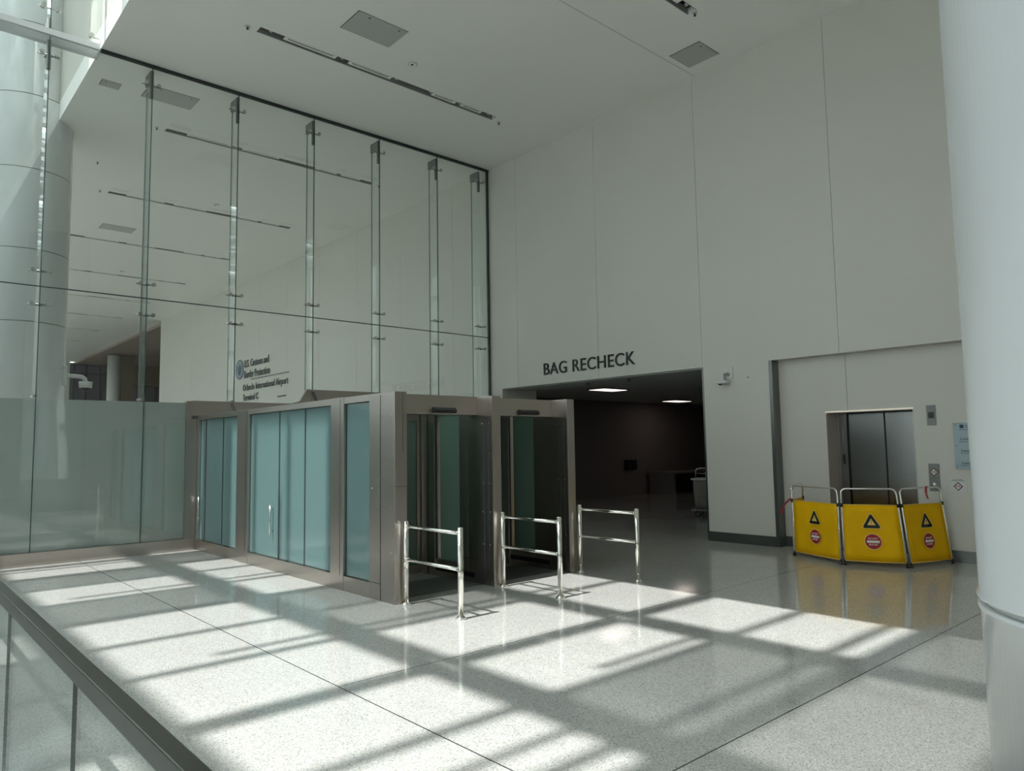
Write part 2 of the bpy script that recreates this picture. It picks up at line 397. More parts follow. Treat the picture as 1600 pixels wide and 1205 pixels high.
for i, (x, yy, lab) in enumerate(((16.6, 10.6, 'dark square air grille in the dark room ceiling, nearer one above the cart'), (20.2, 12.9, 'dark square air grille in the dark room ceiling, farther one beside the lamp'))):
    v = empty('ceiling_vent', (x, yy, 3.2), lab, 'vent', 'air grilles in the dark room')
    MB().box(x-.3, x+.3, yy-.3, yy+.3, 3.185, 3.2).build('frame', 'steel_dark', v)
    b = MB()
    for k in range(6): b.box(x-.26, x+.26, yy-.24+k*.09, yy-.2+k*.09, 3.175, 3.187)
    b.build('slats', 'black', v)
for x, yy, lab in ((11.65, 10.6, 'small round sensor under the opening soffit below the black lettering'), (11.75, 9.55, 'small round sensor under the opening soffit near its right end')):
    MB_ = MB().cyl((x, yy, 3.06), (x, yy, 3.02), .04); tag(MB_.build('ceiling_sensor', 'plate'), lab, 'sensor', 'sensors under the opening')
sb = empty('wall_box', (19.75, 16.1, .88), 'small black twin box fixed on the wall of the dark room', 'wall box')
MB().box(19.45, 20.04, 16.02, 16.1, .88, 1.2, bev=.01).build('case', 'black', sb); MB().box(19.5, 19.72, 16.0, 16.02, .92, 1.16).build('screen', 'gasket', sb); MB().box(19.77, 19.99, 16.0, 16.02, .92, 1.16).build('screen', 'gasket', sb)
ct = empty('counter', (22.6, 15.3, 0), 'dark low counter against the wall of the dark room', 'counter')
MB().box(20.6, 25.6, 14.9, 16.05, .70, .76).build('countertop', 'room', ct); MB().box(20.65, 20.75, 14.95, 16.0, 0, .70).build('side_panel', 'room', ct)
MB().box(25.4, 25.5, 14.95, 16.0, 0, .70).build('side_panel', 'room', ct); MB().box(20.75, 25.4, 15.6, 15.65, 0, .7).build('back_panel', 'dark', ct)
# linen cart
c = empty('linen_cart', (14.75, 9.85, 0), 'beige cloth bag cart on castors just inside the dark opening', 'cart')
d = Vector((.22, -.5, 0)).normalized(); nn = Vector((d.y, -d.x, 0))
M4 = Matrix(((d.x, -nn.x, 0, 14.62), (d.y, -nn.y, 0, 10.05), (0, 0, 1, 0), (0, 0, 0, 1)))
bag = MB(); t = bmesh.new()
secs = [(.185, .02, .60, .04, .46), (.35, .0, .64, .02, .5), (.6, -.02, .66, 0, .52), (.86, -.03, .68, 0, .54)]
R_ = []
for z, a, b, e0, e1 in secs:
    ring = []
    for q in range(24):
        an = q*math.tau/24; cx, sxx = math.cos(an), math.sin(an); pw = .45
        ring.append(t.verts.new(((a+b)/2+(b-a)/2*math.copysign(abs(cx)**pw, cx)+random.uniform(-.008, .008), (e0+e1)/2+(e1-e0)/2*math.copysign(abs(sxx)**pw, sxx)+random.uniform(-.008, .008), z)))
    R_.append(ring)
for i in range(3):
    for q in range(24): t.faces.new((R_[i][q], R_[i][(q+1) % 24], R_[i+1][(q+1) % 24], R_[i+1][q])).smooth = True
t.faces.new(R_[0][::-1]); t.faces.new(R_[-1]); bag.merge(t, M4); bag.build('bag', 'bag', c)
MB().box(-.06, .72, -.03, .56, .14, .18, M4).build('base_tray', 'steel_dark', c)
MB().box(-.05, .72, -.03, .58, .86, .90, M4, bev=.01).build('lid', 'cam_white', c)
hd = MB(); hd.tube([M4 @ Vector(p) for p in ((.02, .25, .90), (.02, .25, 1.05), (.06, .25, 1.11), (.14, .25, 1.13), (.5, .25, 1.13), (.58, .25, 1.11), (.62, .25, 1.05), (.62, .25, .9))], .014); hd.tube([M4 @ Vector(p) for p in ((.02, .25, 1.0), (.62, .25, 1.0))], .011); hd.build('handle', 'fitting', c)
tag(MB().box(.26, .44, .18, .36, .902, 1.04, M4, bev=.01).build('tissue_box', 'cam_white'), 'small pale box standing on top of the linen cart', 'box')
for cx in (.08, .56):
    for cy_ in (.08, .44):
        p = M4 @ Vector((cx, cy_, .07)); ax = M4.to_3x3() @ Vector((0, .018, 0))
        wq = MB().cyl(p-ax, p+ax, .07, seg=24).build('castor', 'gasket', c)
        MB().cyl(p-ax*1.3, p+ax*1.3, .03, seg=16).build('hub', 'plate', wq).parent = wq

# ------------------------------------------------------------------ elevator
ev = empty('door_1', (XE+.35, 4.7, 0), kind='structure')
XD0 = XE+.35
MB().box(XE-.002, XD0, EY1-.012, EY1, 0, EZ).box(XE-.002, XD0, EY0, EY0+.012, 0, EZ).build('jamb', 'jamb', ev)
MB().box(XE-.004, XE+.04, EY0, EY1, EZ-.022, EZ).build('head_trim', 'head_glint', ev)  # bright edge painted by emission, no lamp here
MB().box(XE+.04, XD0, EY0+.012, EY1-.012, EZ-.03, EZ).build('head', 'steel_dark', ev)
MB().box(XD0-.004, XD0+.03, EY1-.05, EY1-.012, 0, EZ-.03).build('door_frame', 'steel', ev)
st = MB().box(XD0, XD0+.03, 5.165, EY1-.05, 0, EZ-.03).build('side_strip', 'door_steel', ev)
MB().box(XD0-.008, XD0, 5.21, 5.25, 1.35, 1.50).build('key_switch', 'black', st); MB().box(XD0-.005, XD0, 5.225, 5.235, 1.70, 1.93).build('indicator', 'fitting', st)
MB().box(XD0+.02, XD0+.04, 4.60, 5.135, .005, EZ-.045).build('door_panel', 'door_steel', ev)
MB().box(XD0+.035, XD0+.055, EY0+.012, 4.578, .005, EZ-.045).build('door_panel', 'door_steel', ev)
MB().box(XD0+.042, XD0+.056, 4.55, 5.30, .005, EZ-.03).build('seal_strip', 'black', ev)
struct(MB().box(XD0+.058, XD0+.15, EY0-.1, EY1+.1, 0, EZ+.1).build('wall_shaft', 'dark'))
def fireman(mb_red, mb_wh, y, z, s, x):
    """diamond emergency pictogram with small figures, plane X=x facing -X"""
    mb_red.prism([(y-s, z), (y, z+s), (y+s, z), (y, z-s)], 0, x-.003, x)
    mb_wh.prism([(y-s*.72, z), (y, z+s*.72), (y+s*.72, z), (y, z-s*.72)], 0, x-.0045, x-.003)
    for dy in (-.33, 0, .33):
        mb_red.prism([(y+dy*s-.05*s, z-.25*s), (y+dy*s-.09*s, z+.12*s), (y+dy*s+.09*s, z+.12*s), (y+dy*s+.05*s, z-.25*s)], 0, x-.007, x-.0045)
        mb_red.cyl((x-.007, y+dy*s, z+.22*s), (x-.0045, y+dy*s, z+.22*s), .08*s, seg=10)
hl = empty('hall_lantern', (XE, 3.80, 1.92), 'small upright steel floor indicator with black square above the call plate', 'indicator')
MB().box(XE-.012, XE, 3.735, 3.855, 1.92, 2.21, bev=.003).build('plate', 'plate', hl); MB().box(XE-.016, XE-.011, 3.757, 3.833, 2.02, 2.11).build('display', 'black', hl)
cp = empty('call_plate', (XE, 3.80, .98), 'upright steel lift call plate with red diamond emblem beside the lift', 'call plate')
MB().box(XE-.012, XE, 3.735, 3.875, .98, 1.37, bev=.003).build('plate', 'plate', cp)
r_, w_ = MB(), MB(); fireman(r_, w_, 3.805, 1.25, .062, XE-.012); r_.build('emblem', 'emblem', cp); w_.build('emblem_field', 'white_print', cp)
MB().cyl((XE-.012, 3.805, 1.08), (XE-.02, 3.805, 1.08), .02).build('button', 'fitting', cp)
t = text_bm('IN CASE OF FIRE', .09, depth=.002); MB().merge(t, face_mtx((XE-.0125, 3.85, 1.163), (0, -1, 0))).build('lettering', 'lettering', cp)
ws = empty('emergency_sign', (XE, 3.5, .96), 'white square emergency sign with diamond emblem under the level board', 'sign')
MB().box(XE-.006, XE, 3.40, 3.615, .96, 1.17).build('board', 'cam_white', ws)
r_, w_ = MB(), MB(); fireman(r_, w_, 3.508, 1.055, .06, XE-.006); r_.build('emblem', 'emblem', ws); w_.build('emblem_field', 'white_print', ws)
for zz, tx, wd in ((1.142, 'IN CASE OF FIRE', .12), (1.127, 'ELEVATORS ARE OUT OF SERVICE', .17)):
    MB().merge(text_bm(tx, wd, depth=.002), face_mtx((XE-.0065, 3.508+wd/2, zz), (0, -1, 0))).build('lettering', 'lettering', ws)
dr = empty('level_board', (XE, 3.3, 1.30), 'tall blue grey glass level directory beside the white column', 'sign')
MB().box(XE-.03, XE-.018, 3.05, 3.52, 1.30, 1.94, bev=.002).build('board', 'sign_glass', dr)
for yy, zz in ((3.49, 1.91), (3.49, 1.62), (3.49, 1.33), (3.08, 1.91), (3.08, 1.33)): MB().cyl((XE, yy, zz), (XE-.036, yy, zz), .01, seg=12).build('standoff', 'plate', dr)
MB().box(XE-.033, XE-.03, 3.385, 3.435, 1.865, 1.915).build('icon', 'blue_text', dr)
MB().merge(text_bm('El', height=.04, depth=.002), face_mtx((XE-.031, 3.36, 1.87), (0, -1, 0))).build('lettering', 'blue_text', dr)
for zz in (1.70, 1.535, 1.365):
    MB().merge(text_bm('Level', .115, .036, depth=.002), face_mtx((XE-.031, 3.43, zz), (0, -1, 0))).build('lettering', 'lettering', dr)
ln = MB()
for zz in (1.84, 1.675, 1.51, 1.34): ln.box(XE-.032, XE-.03, 3.1, 3.45, zz, zz+.005)
ln.build('rule', 'lettering', dr)

# wall sensor beside opening
ws_ = empty('wall_camera', (XW, 6.95, 2.74), 'white camera on a square plate between the dark opening and the lift recess', 'camera')
MB().box(XW-.02, XW, 6.83, 7.06, 2.83, 3.04, bev=.004).build('plate', 'cam_white', ws_)
MB().box(XW-.11, XW-.02, 6.96, 7.02, 2.79, 2.93, bev=.01).build('arm', 'cam_white', ws_)
MB().box(XW-.16, XW-.03, 6.88, 7.08, 2.745, 2.80, bev=.012).build('housing', 'cam_white', ws_)
MB().sphere((XW-.11, 7.03, 2.745), .035, (1, 1, .7)).build('lens', 'black', ws_)
MB().cyl((XW-.02, 6.92, 2.91), (XW-.05, 6.92, 2.91), .03).build('socket', 'plate', ws_)
tag(MB().cyl((XW, 6.55, 2.83), (XW-.012, 6.55, 2.83), .012).build('wall_button', 'plate'), 'tiny grey stud on the wall to the right of the white camera', 'stud')

# lettering BAG RECHECK: every letter a part
bs = empty('wall_lettering', (XW, 10.2, 3.27), 'large black words BAG RECHECK on the white wall above the opening', 'lettering')
full = text_bm('BAG RECHECK', width=2.57, height=.265, depth=.02, spacing=1.05, bold=.004)
full.transform(face_mtx((XW-.001, 11.54, 3.285), (0, -1, 0)))
# split loose glyphs
def islands(bm):
    seen, out = set(), []
    for v in bm.verts:
        if v in seen: continue
        st_, comp = [v], set()
        while st_:
            q = st_.pop()
            if q in comp: continue
            comp.add(q); st_ += [e.other_vert(q) for e in q.link_edges]
        seen |= comp; out.append(comp)
    return out
full.verts.ensure_lookup_table(); comps = islands(full); me_parts = []
for cset in comps:
    idx = {}; t = bmesh.new()
    for v in cset: idx[v] = t.verts.new(v.co)
    for fa in full.faces:
        if fa.verts[0] in cset: t.faces.new([idx[v] for v in fa.verts])
    me_parts.append((max(v.co.y for v in cset), t))
for _, t in sorted(me_parts, key=lambda q: -q[0]): MB().merge(t).build('letter', 'lettering', bs)

# ------------------------------------------------------------------ ceiling fixtures
def slot(yc, label, near=True):
    s = empty('slot_diffuser', (4.5, yc, ZC), label, 'air diffuser', 'slot diffusers in the ceiling')
    y0, y1 = yc-.09, yc+.09
    MB().box(4.5, 9.54, y0+.002, y1-.002, ZC+.11, ZC+.155).box(4.5, 9.54, y0, y0+.012, ZC+.004, ZC+.155).build('trough', 'black', s)
    MB().box(4.5, 9.54, y1-.014, y1, ZC+.003, ZC+.13).build('side_flange', 'flange', s)
    for a, b in ((.78, 1.60), (1.98, 2.72), (3.78, 4.22), (4.48, 4.88)) if True else ():
        p = MB(); z0, z1 = ZC+.004, ZC+.018; x0, x1 = 4.5+a-.35, 4.5+b-.22
        p.box(x0, x1, y0+.012, y0+.038, z0, z1).box(x0, x1, y1-.105, y1-.07, z0, z1).box(x0, x0+.06, y0+.038, y1-.105, z0, z1).box(x1-.06, x1, y0+.038, y1-.105, z0, z1)
        p.build('diffuser_plate', 'ceiling', s)
    for a in (.2, 1.5, 2.62, 3.4, 4.1, 4.85):
        MB().sphere((4.5+a, yc-.03, ZC+.05), .035).build('spot_lamp', 'cam_white', s)
    return s
s0 = slot(11.12, 'long ceiling slot with white plates in front of the glass wall')
names = ['long ceiling slot, first row seen through the glass wall', 'long ceiling slot, second row seen through the glass wall', 'long ceiling slot, third row seen through the glass wall', 'long ceiling slot, fourth row seen through the glass wall', 'long ceiling slot, fifth row seen through the glass wall', 'long ceiling slot, sixth row seen through the glass wall', 'long ceiling slot, seventh row seen through the glass wall', 'long ceiling slot, eighth and farthest row seen through the glass wall']
for i, nm in enumerate(names):
    s = copy_tree(s0); s.location.y = 11.12+4.88*(i+1); s['label'] = nm
s = copy_tree(s0); s.location.y = 6.25; s['label'] = 'end of a ceiling slot at the top edge near the square access panel'
def access(x0, x1, y0, y1, label, latches=2):
    a = empty('access_panel', ((x0+x1)/2, (y0+y1)/2, ZC), label, 'access panel', 'ceiling access panels')
    MB().box(x0, x1, y0, y1, ZC-.004, ZC).build('frame', 'gasket', a)
    MB().box(x0+.012, x1-.006, y0+.006, y1-.012, ZC-.008, ZC-.004).build('hatch', 'panel', a)
    for k in range(latches): MB().box(x0+(x1-x0)*(k*.6+.25)-.008, x0+(x1-x0)*(k*.6+.25)+.008, y0+.05, y0+.09, ZC-.012, ZC-.008).build('latch', 'black', a)
access(5.48, 6.40, 9.60, 10.21, 'grey rectangular access panel above the long slot before the glass wall')
access(10.33, 10.94, 6.65, 7.27, 'square grey access panel beside the ceiling joint near the right wall', 1)
access(3.68, 4.59, 14.15, 14.73, 'grey rectangular access panel just behind the top of the glass wall')
access(2.96, 3.29, 14.48, 14.75, 'small square access panel behind the glass near the ceiling edge', 1)
access(5.03, 5.95, 23.86, 24.46, 'grey access panel between the second and third slots behind the glass')
def speaker(x, yy, label):
    s = empty('ceiling_speaker', (x, yy, ZC), label, 'ceiling speaker', 'round ceiling speakers')
    MB().cyl((x, yy, ZC), (x, yy, ZC-.012), .085, seg=32).build('ring', 'cam_white', s); MB().cyl((x, yy, ZC-.012), (x, yy, ZC-.02), .06, seg=32).build('grille', 'ceiling', s)
    MB().cyl((x-.02, yy-.01, ZC-.02), (x-.02, yy-.01, ZC-.03), .02).build('cone', 'black', s)
speaker(7.02, 10.40, 'round ceiling speaker between the access panel and the slot before the glass')
speaker(7.02, 20.12, 'round ceiling speaker beside the second slot behind the glass')
speaker(6.99, 29.86, 'small distant ceiling speaker beside the fourth slot behind the glass')
def sprinkler(x, yy, label):
    s = empty('ceiling_sprinkler', (x, yy, ZC), label, 'sprinkler', 'ceiling sprinklers')
    MB().cyl((x, yy, ZC), (x, yy, ZC-.006), .045).build('rosette', 'cam_white', s); MB().cyl((x, yy, ZC-.006), (x, yy, ZC-.045), .009).cyl((x, yy, ZC-.045), (x, yy, ZC-.05), .022).build('head', 'black', s)
for x, yy, l in ((4.33, 11.14, 'sprinkler at the left end of the slot before the glass wall'), (9.72, 11.19, 'sprinkler past the far end of the slot before the glass wall'), (9.58, 6.23, 'sprinkler off the slot end near the square access panel'), (4.32, 15.99, 'sprinkler left of the first slot behind the glass wall'), (9.72, 16.0, 'sprinkler past the right end of the first slot behind the glass wall'), (3.81, 18.82, 'lone sprinkler between first and second slots behind the glass'), (4.30, 20.86, 'sprinkler at the left end of the second slot behind the glass')): sprinkler(x, yy, l)

# ------------------------------------------------------------------ columns
def column(x, yy, name, label, zt, ringlist, base=True):
    c = empty('column', (x, yy, 0), label, 'column', 'round white columns')
    Rr = .82
    if base:
        MB().lathe([(.834, 0), (.834, .885), (.846, .893), (.846, .905), (.838, .912)], (x, yy, 0), 128).build('base_sleeve', 'white', c)
        MB().lathe([(.815, .912), (.815, .94)], (x, yy, 0), 128).build('groove', 'cam_white', c)
        z = .94; prof = [(.84, z), (.849, z+.005), (.849, z+.016), (.837, z+.024)]
    else: prof = [(Rr, 0)]; z = 0
    prof += [(.837 if base else Rr, zt)]
    MB().lathe(prof, (x, yy, 0), 128).build('shaft', 'white', c)
    rg = MB()
    for zr in ringlist:
        q = .838 if base else Rr+.001
        rg.lathe([(q, zr), (q, zr+.018)], (x, yy, 0), 96)
    rg.build('joint', 'base', c)
    return c
column(4.389, .408, 'near', 'huge white round column close at the right edge of the picture', ZC, [4.3, 5.8, 7.3])
column(2.26, 17.6, 'far', 'tall white round column behind the glass wall', ZS, [4.3, 5.75, 7.38, 8.9, 10.4, 11.9], base=False)
# dome camera on the far column
dc = empty('dome_camera', (3.1, 17.35, 3.1), 'white dome camera on a curved arm fixed to the column behind the glass', 'camera')
MB().box(2.98, 3.06, 17.2, 17.4, 3.10, 3.52, bev=.01).build('mount', 'cam_white', dc)
MB().tube([(3.04, 17.3, 3.32), (3.2, 17.3, 3.32), (3.34, 17.3, 3.31), (3.40, 17.3, 3.27), (3.42, 17.3, 3.2)], .045).build('arm', 'cam_white', dc)
MB().cyl((3.42, 17.3, 3.21), (3.42, 17.3, 3.08), .13, .12, 32).build('housing', 'cam_white', dc); MB().sphere((3.42, 17.3, 3.08), .09, (1, 1, .9)).build('dome', 'black', dc)

# ------------------------------------------------------------------ glass wall
FX = [1.97, 3.53, 5.06, 6.62, 8.16, 9.71, 10.98]
JX = [-12, -10.5, -8.95, -7.4, -5.85, -4.3, -2.7, -1.15, .42]+FX[:6]+[11.2]
gw = empty('window_3', (4, YG, 0), kind='structure')
VX0, VX1, YF = 4.41, 7.31, 6.92        # vestibule extents
def lite(x0, x1, z0, z1, m='glass', name='pane', y0=YG-.01, y1=YG+.01): MB().box(x0+.005, x1-.005, y0, y1, z0, z1).build(name, m, gw)
ZM, ZT = 4.355, 8.50
for a, b in zip(JX[:-1], JX[1:]):
    lite(a, b, ZM+.008, ZT)
    if b <= 4.3: lite(a, b, .2, ZM-.008)
    elif a < 4.3: lite(a, 4.30, .2, ZM-.008); lite(4.30, b, 2.62, ZM-.008)
    else: lite(a, b, 2.62 if b < 6.2 else 2.92 if a > 6.5 else 2.62, ZM-.008)
    if b < 3.6: lite(a, b, 8.62, 15.6) if b < 2.6 else lite(a, 2.69, 8.62, 15.6)
for a, b in zip(JX[:-1], JX[1:]):
    if a < 4.3: MB().box(a+.004, min(b, 4.3)-.004, YG+.011, YG+.014, .2, 2.57).build('frosted_film', 'film', gw)
jt = MB()
for x in JX[1:-1]:
    jt.box(x-.006, x+.006, YG-.012, YG+.012, 2.6 if x > 4.3 else .2, ZT)
    if x < 2.6: jt.box(x-.006, x+.006, YG-.012, YG+.012, 8.62, 15.6)
jt.box(-12, 11.2, YG-.012, YG+.012, ZM-.008, ZM+.008)
jt.build('joint', 'joint', gw)
MB().box(2.7, XW, YG-.03, YG+.03, ZT, ZC).box(11.2, 11.235, YG-.03, YG+.03, 2.6, ZT).build('channel', 'gasket', gw)
MB().box(-12, 4.36, YG-.22+.13, YG+.1, 0, .2).build('kerb', 'steel_h', gw)
MB().box(-12, 2.7, YG+.12, YG+.24, 8.46, 8.62).box(-12, 2.7, YG-.03, YG+.03, 8.52, 8.62).build('transom_tube', 'white', gw)
MB().box(4.22, 4.31, YG-.06, YG+.06, .2, 2.6).box(4.31, 4.42, YG-.06, YG+.012, 0, 2.28).build('end_post', 'steel', gw)
struct(MB().box(7.31, XW, YG-.03, YG+.03, 0, 2.3).build('wall_infill', 'steel'))

def make_fin(x, label, proto=None):
    f = empty('glass_fin', (x, YG+.02, 2.6), label, 'glass fin', 'glass fins behind the glass wall')
    MB().box(x-.011, x+.011, YG+.014, YG+.32, 2.62, 8.34).build('fin_pane', 'fin_glass', f)
    MB().box(x-.0115, x+.0115, YG+.32, YG+.324, 2.62, 8.34).build('fin_edge', 'fin_edge', f)
    MB().box(x-.03, x+.03, YG+.03, YG+.34, 8.27, 8.46, bev=.004).build('head_bracket', 'steel_dark', f)
    MB().box(x-.03, x+.03, YG+.016, YG+.075, 7.95, 8.30, bev=.012).build('clamp', 'base', f)
    MB().box(x-.03, x+.03, YG+.06, YG+.34, 2.60, 2.64).build('shoe', 'steel', f)
    for z in (4.61, 4.07, 8.20):
        s = MB()
        s.cyl((x-.16, YG+.06, z), (x+.16, YG+.06, z), .011, seg=10).cyl((x-.05, YG+.06, z), (x+.05, YG+.06, z), .022, seg=14)
        sp = s.build('spider_arm', 'steel_dark', f)
        for sg in (-1, 1):
            px = x+sg*.105
            b = MB().cyl((px, YG-.02, z), (px, YG+.07, z), .016, seg=14).cyl((px, YG-.035, z), (px, YG-.01, z), .034, seg=20).cyl((px, YG-.045, z), (px, YG-.035, z), .02, seg=14).build('button', 'fitting', sp)
            b.parent = sp
    return f
fl_ = ['glass fin and fittings beside the tall column at the far left', 'glass fin over the frosted glass, second fin from the left', 'glass fin with chrome fittings just left of the airport lettering seen through the glass', 'glass fin above the middle of the portal side wall', 'glass fin above the left corner pillar of the portal', 'glass fin above the left lane header of the portal, second from the right wall', 'last glass fin above the middle pillar of the portal, close to the white right wall']
proto = make_fin(FX[0], fl_[0])
for x, l in zip(FX[1:], fl_[1:]):
    q = copy_tree(proto); q.location.x = x; q['label'] = l
# fittings of the upper glass, above the transom
u = empty('glass_fin', (FX[0], YG, 8.62), 'upper glass fin with chrome fittings above the white transom tube', 'glass fin', 'glass fins behind the glass wall')
MB().box(FX[0]-.011, FX[0]+.011, YG+.014, YG+.32, 8.72, 15.5).build('fin_pane', 'fin_glass', u); MB().box(FX[0]-.03, FX[0]+.03, YG+.02, YG+.3, 8.62, 8.82, bev=.004).build('shoe', 'fitting', u)
sp = MB().cyl((FX[0]-.16, YG+.06, 9.0), (FX[0]+.16, YG+.06, 9.0), .011, seg=10).build('spider_arm', 'fitting', u)
for px in (FX[0]-.105, FX[0]+.105): MB().cyl((px, YG-.04, 9.0), (px, YG+.07, 9.0), .034, seg=20).build('button', 'fitting', sp).parent = sp
tag(MB().cyl((2.56, YG-.04, 8.74), (2.56, YG+.05, 8.74), .034, seg=20).cyl((2.56, YG+.05, 8.74), (2.68, YG+.05, 8.74), .012).build('glass_button', 'fitting'), 'single chrome glass button beside the ceiling corner above the transom', 'glass fitting')

# ------------------------------------------------------------------ customs lettering and hall behind the glass
cs = empty('customs_lettering', (XW, 26.7, 3.9), 'dark airport customs lettering with round seal on the wall behind the glass', 'lettering')
for tx, yy, z, wd, h in (('U.S. Customs and', 28.7, 5.03, 2.35, .30), ('Border Protection', 28.7, 4.60, 2.45, .30), ('Orlando International Airport', 28.8, 4.02, 4.15, .34), ('Terminal C', 28.8, 3.70, 1.5, .26)):
    MB().merge(text_bm(tx, wd, h, depth=.02), face_mtx((XW-.012, yy, z), (0, -1, 0))).build('lettering', 'grey_text', cs)
MB().box(XW-.03, XW-.01, 24.6, 28.0, 4.50, 4.53).build('rule', 'grey_text', cs)
MB().cyl((XW-.01, 29.2, 5.0), (XW-.02, 29.2, 5.0), .40, seg=48).build('seal', 'sign_glass', cs)
t = MB()
for k in range(48):
    a0, a1 = k*math.tau/48, (k+1)*math.tau/48
    t.prism([(29.2+.40*math.cos(a0), 5.0+.40*math.sin(a0)), (29.2+.40*math.cos(a1), 5.0+.40*math.sin(a1)), (29.2+.35*math.cos(a1), 5.0+.35*math.sin(a1)), (29.2+.35*math.cos(a0), 5.0+.35*math.sin(a0))], 0, XW-.026, XW-.019)
t.prism([(29.2-.26, 5.2), (29.2-.18, 4.9), (29.2-.08, 4.76), (29.2+.08, 4.76), (29.2+.18, 4.9), (29.2+.26, 5.2), (29.2+.1, 5.06), (29.2+.05, 5.22), (29.2-.05, 5.22), (29.2-.1, 5.06)], 0, XW-.026, XW-.019)
t.build('seal_emblem', 'blue_text', cs)
tag(MB().box(XW-.05, XW, 24.85, 25.5, 3.66, 3.70).build('wall_slot', 'black'), 'short black slot on the wall below the airport lettering', 'slot')
# side hall at the far end
struct(MB().box(XW+.21, 24.3, 39.7, YEND+.3, 8.4, 8.548).build('ceiling_side', 'pinkbrown'))
struct(MB().box(24, 24.3, 40, YEND, 0, 8.5).box(XW+.21, 24, 39.7, 40, 0, 8.5).box(15.0, 24, 60.5, YEND+.3, 6.9, 8.4).build('wall_side', 'brown'))
w3 = empty('window_4', (14, YEND, 0), kind='structure')
MB().box(11.2, 24, YEND+.02, YEND+.08, 0, 8.5).build('pane', 'farglass', w3)
f = MB()
for x in (11.47, 12.27, 13.21, 14.2, 15.2, 16.2, 17.2, 18.2): f.box(x-.05, x+.05, YEND-.12, YEND, 0, 8.5)
for z in (8.3, 7.65, 3.6): f.box(11.2, 24, YEND-.1, YEND, z, z+.1)
f.build('frame', 'mullion', w3)
fc = empty('column', (12.5, 54.5, 0), 'slim pale column in the distant hall seen through the glass', 'column', 'round white columns')
MB().cyl((12.45, 54.5, 0), (12.45, 54.5, 8.3), .42, seg=40).build('shaft', 'cam_white', fc)
bp = tag(MB().box(12.82, 13.6, 54.2, 55.2, 0, 8.3).build('brown_pillar', 'brown'), 'square brown pillar beside the slim pale column in the distant hall', 'pillar')

# ------------------------------------------------------------------ exit portal (vestibule)
vp = empty('exit_portal', (5.86, 10, 0), 'two lane stainless steel exit portal with frosted teal glass side wall', 'exit portal')
ZV = 2.345; Y1 = YF
def bolt(parent, pts, ax):
    for p in pts:
        p = Vector(p); b = MB().cyl(p, p+Vector(ax)*.006, .008, seg=10).build('bolt', 'fitting', parent)
# left corner pillar
p1 = MB().box(VX0, VX0+.16, Y1, 7.47, .0, ZV, bev=.003).build('pillar', 'steel', vp)
MB().box(VX0-.003, VX0, 7.22, 7.226, .01, ZV-.02).box(VX0-.003, VX0, 7.226, 7.47, .185, .19).build('joint', 'gasket', p1)
MB().box(VX0+.105, VX0+.108, Y1-.002, Y1+.001, 1.66, ZV).box(VX0, VX0+.16, Y1-.002, Y1+.001, 1.28, 1.284).build('joint', 'gasket', p1)
bolt(p1, [(VX0, yy, z) for z in (2.08, 1.60, 1.05, .55) for yy in (7.0, 7.20)], (-1, 0, 0)); bolt(p1, [(VX0, 7.4, 1.25)], (-1, 0, 0))
p2 = MB().box(5.83, 5.97, Y1, 7.60, 0, ZV, bev=.003).build('pillar', 'steel', vp)
MB().box(5.827, 5.83, 7.09, 7.10, .01, 2.05).box(5.827, 5.83, 7.0, 7.01, .01, 2.05).box(5.827, 5.83, 7.22, 7.60, .30, .305).build('joint', 'gasket', p2)
bolt(p2, [(5.827, yy, z) for z in (2.0, 1.62, 1.25, .9, .5) for yy in (7.115, 6.985)], (-1, 0, 0))
p3 = MB().box(7.17, VX1, Y1, 7.60, 0, ZV, bev=.003).build('pillar', 'steel', vp)
MB().box(7.167, 7.17, 7.09, 7.10, .01, 2.05).box(7.167, 7.17, 7.0, 7.01, .01, 2.05).build('joint', 'gasket', p3)
bolt(p3, [(7.167, yy, z) for z in (2.0, 1.25, .5) for yy in (7.115, 6.985)], (-1, 0, 0))
# headers with sensors
for x0, x1, sx0 in ((VX0+.16, 5.83, 5.13), (5.97, 7.17, 6.55)):
    h = MB().box(x0, x1, 7.22, 7.42, 2.115, ZV, bev=.003).build('header', 'steel_h', vp)
    s = MB().prism([(7.22, 2.20), (7.19, 2.195), (7.165, 2.165), (7.17, 2.135), (7.22, 2.13)], 0, sx0, sx0+.34).build('door_sensor', 'black', h); s.parent = h
# side wall toward the hall
panels = [(7.47, 8.03, 'a'), (8.07, 8.40, 's'), (8.49, 9.19, 'g'), (9.19, 10.0, 'g'), (10.0, 11.04, 'g'), (11.04, 11.5, 's'), (11.5, 12.19, 'g'), (12.19, 13.0, 'g'), (13.0, 13.26, 'g')]
MB().box(VX0, VX0+.10, 7.47, YG-.09, 0, .175, bev=.002).build('kick_beam', 'steel_h', vp)
MB().box(VX0, VX0+.10, 7.47, YG-.09, 2.265, ZV, bev=.002).build('top_beam', 'steel_h', vp)
for a, b in ((8.07, 8.40), (11.04, 11.5)):
    q = MB().box(VX0-.006, VX0+.12, a, b, .0, ZV+.005, bev=.003).build('post', 'steel', vp)
    MB().box(VX0-.008, VX0-.006, a+.085, a+.09, .18, ZV-.02).build('joint', 'gasket', q)
MB().box(VX0-.01, VX0+.10, 13.26, YG-.09, .175, 2.28).build('post', 'fitting', vp)
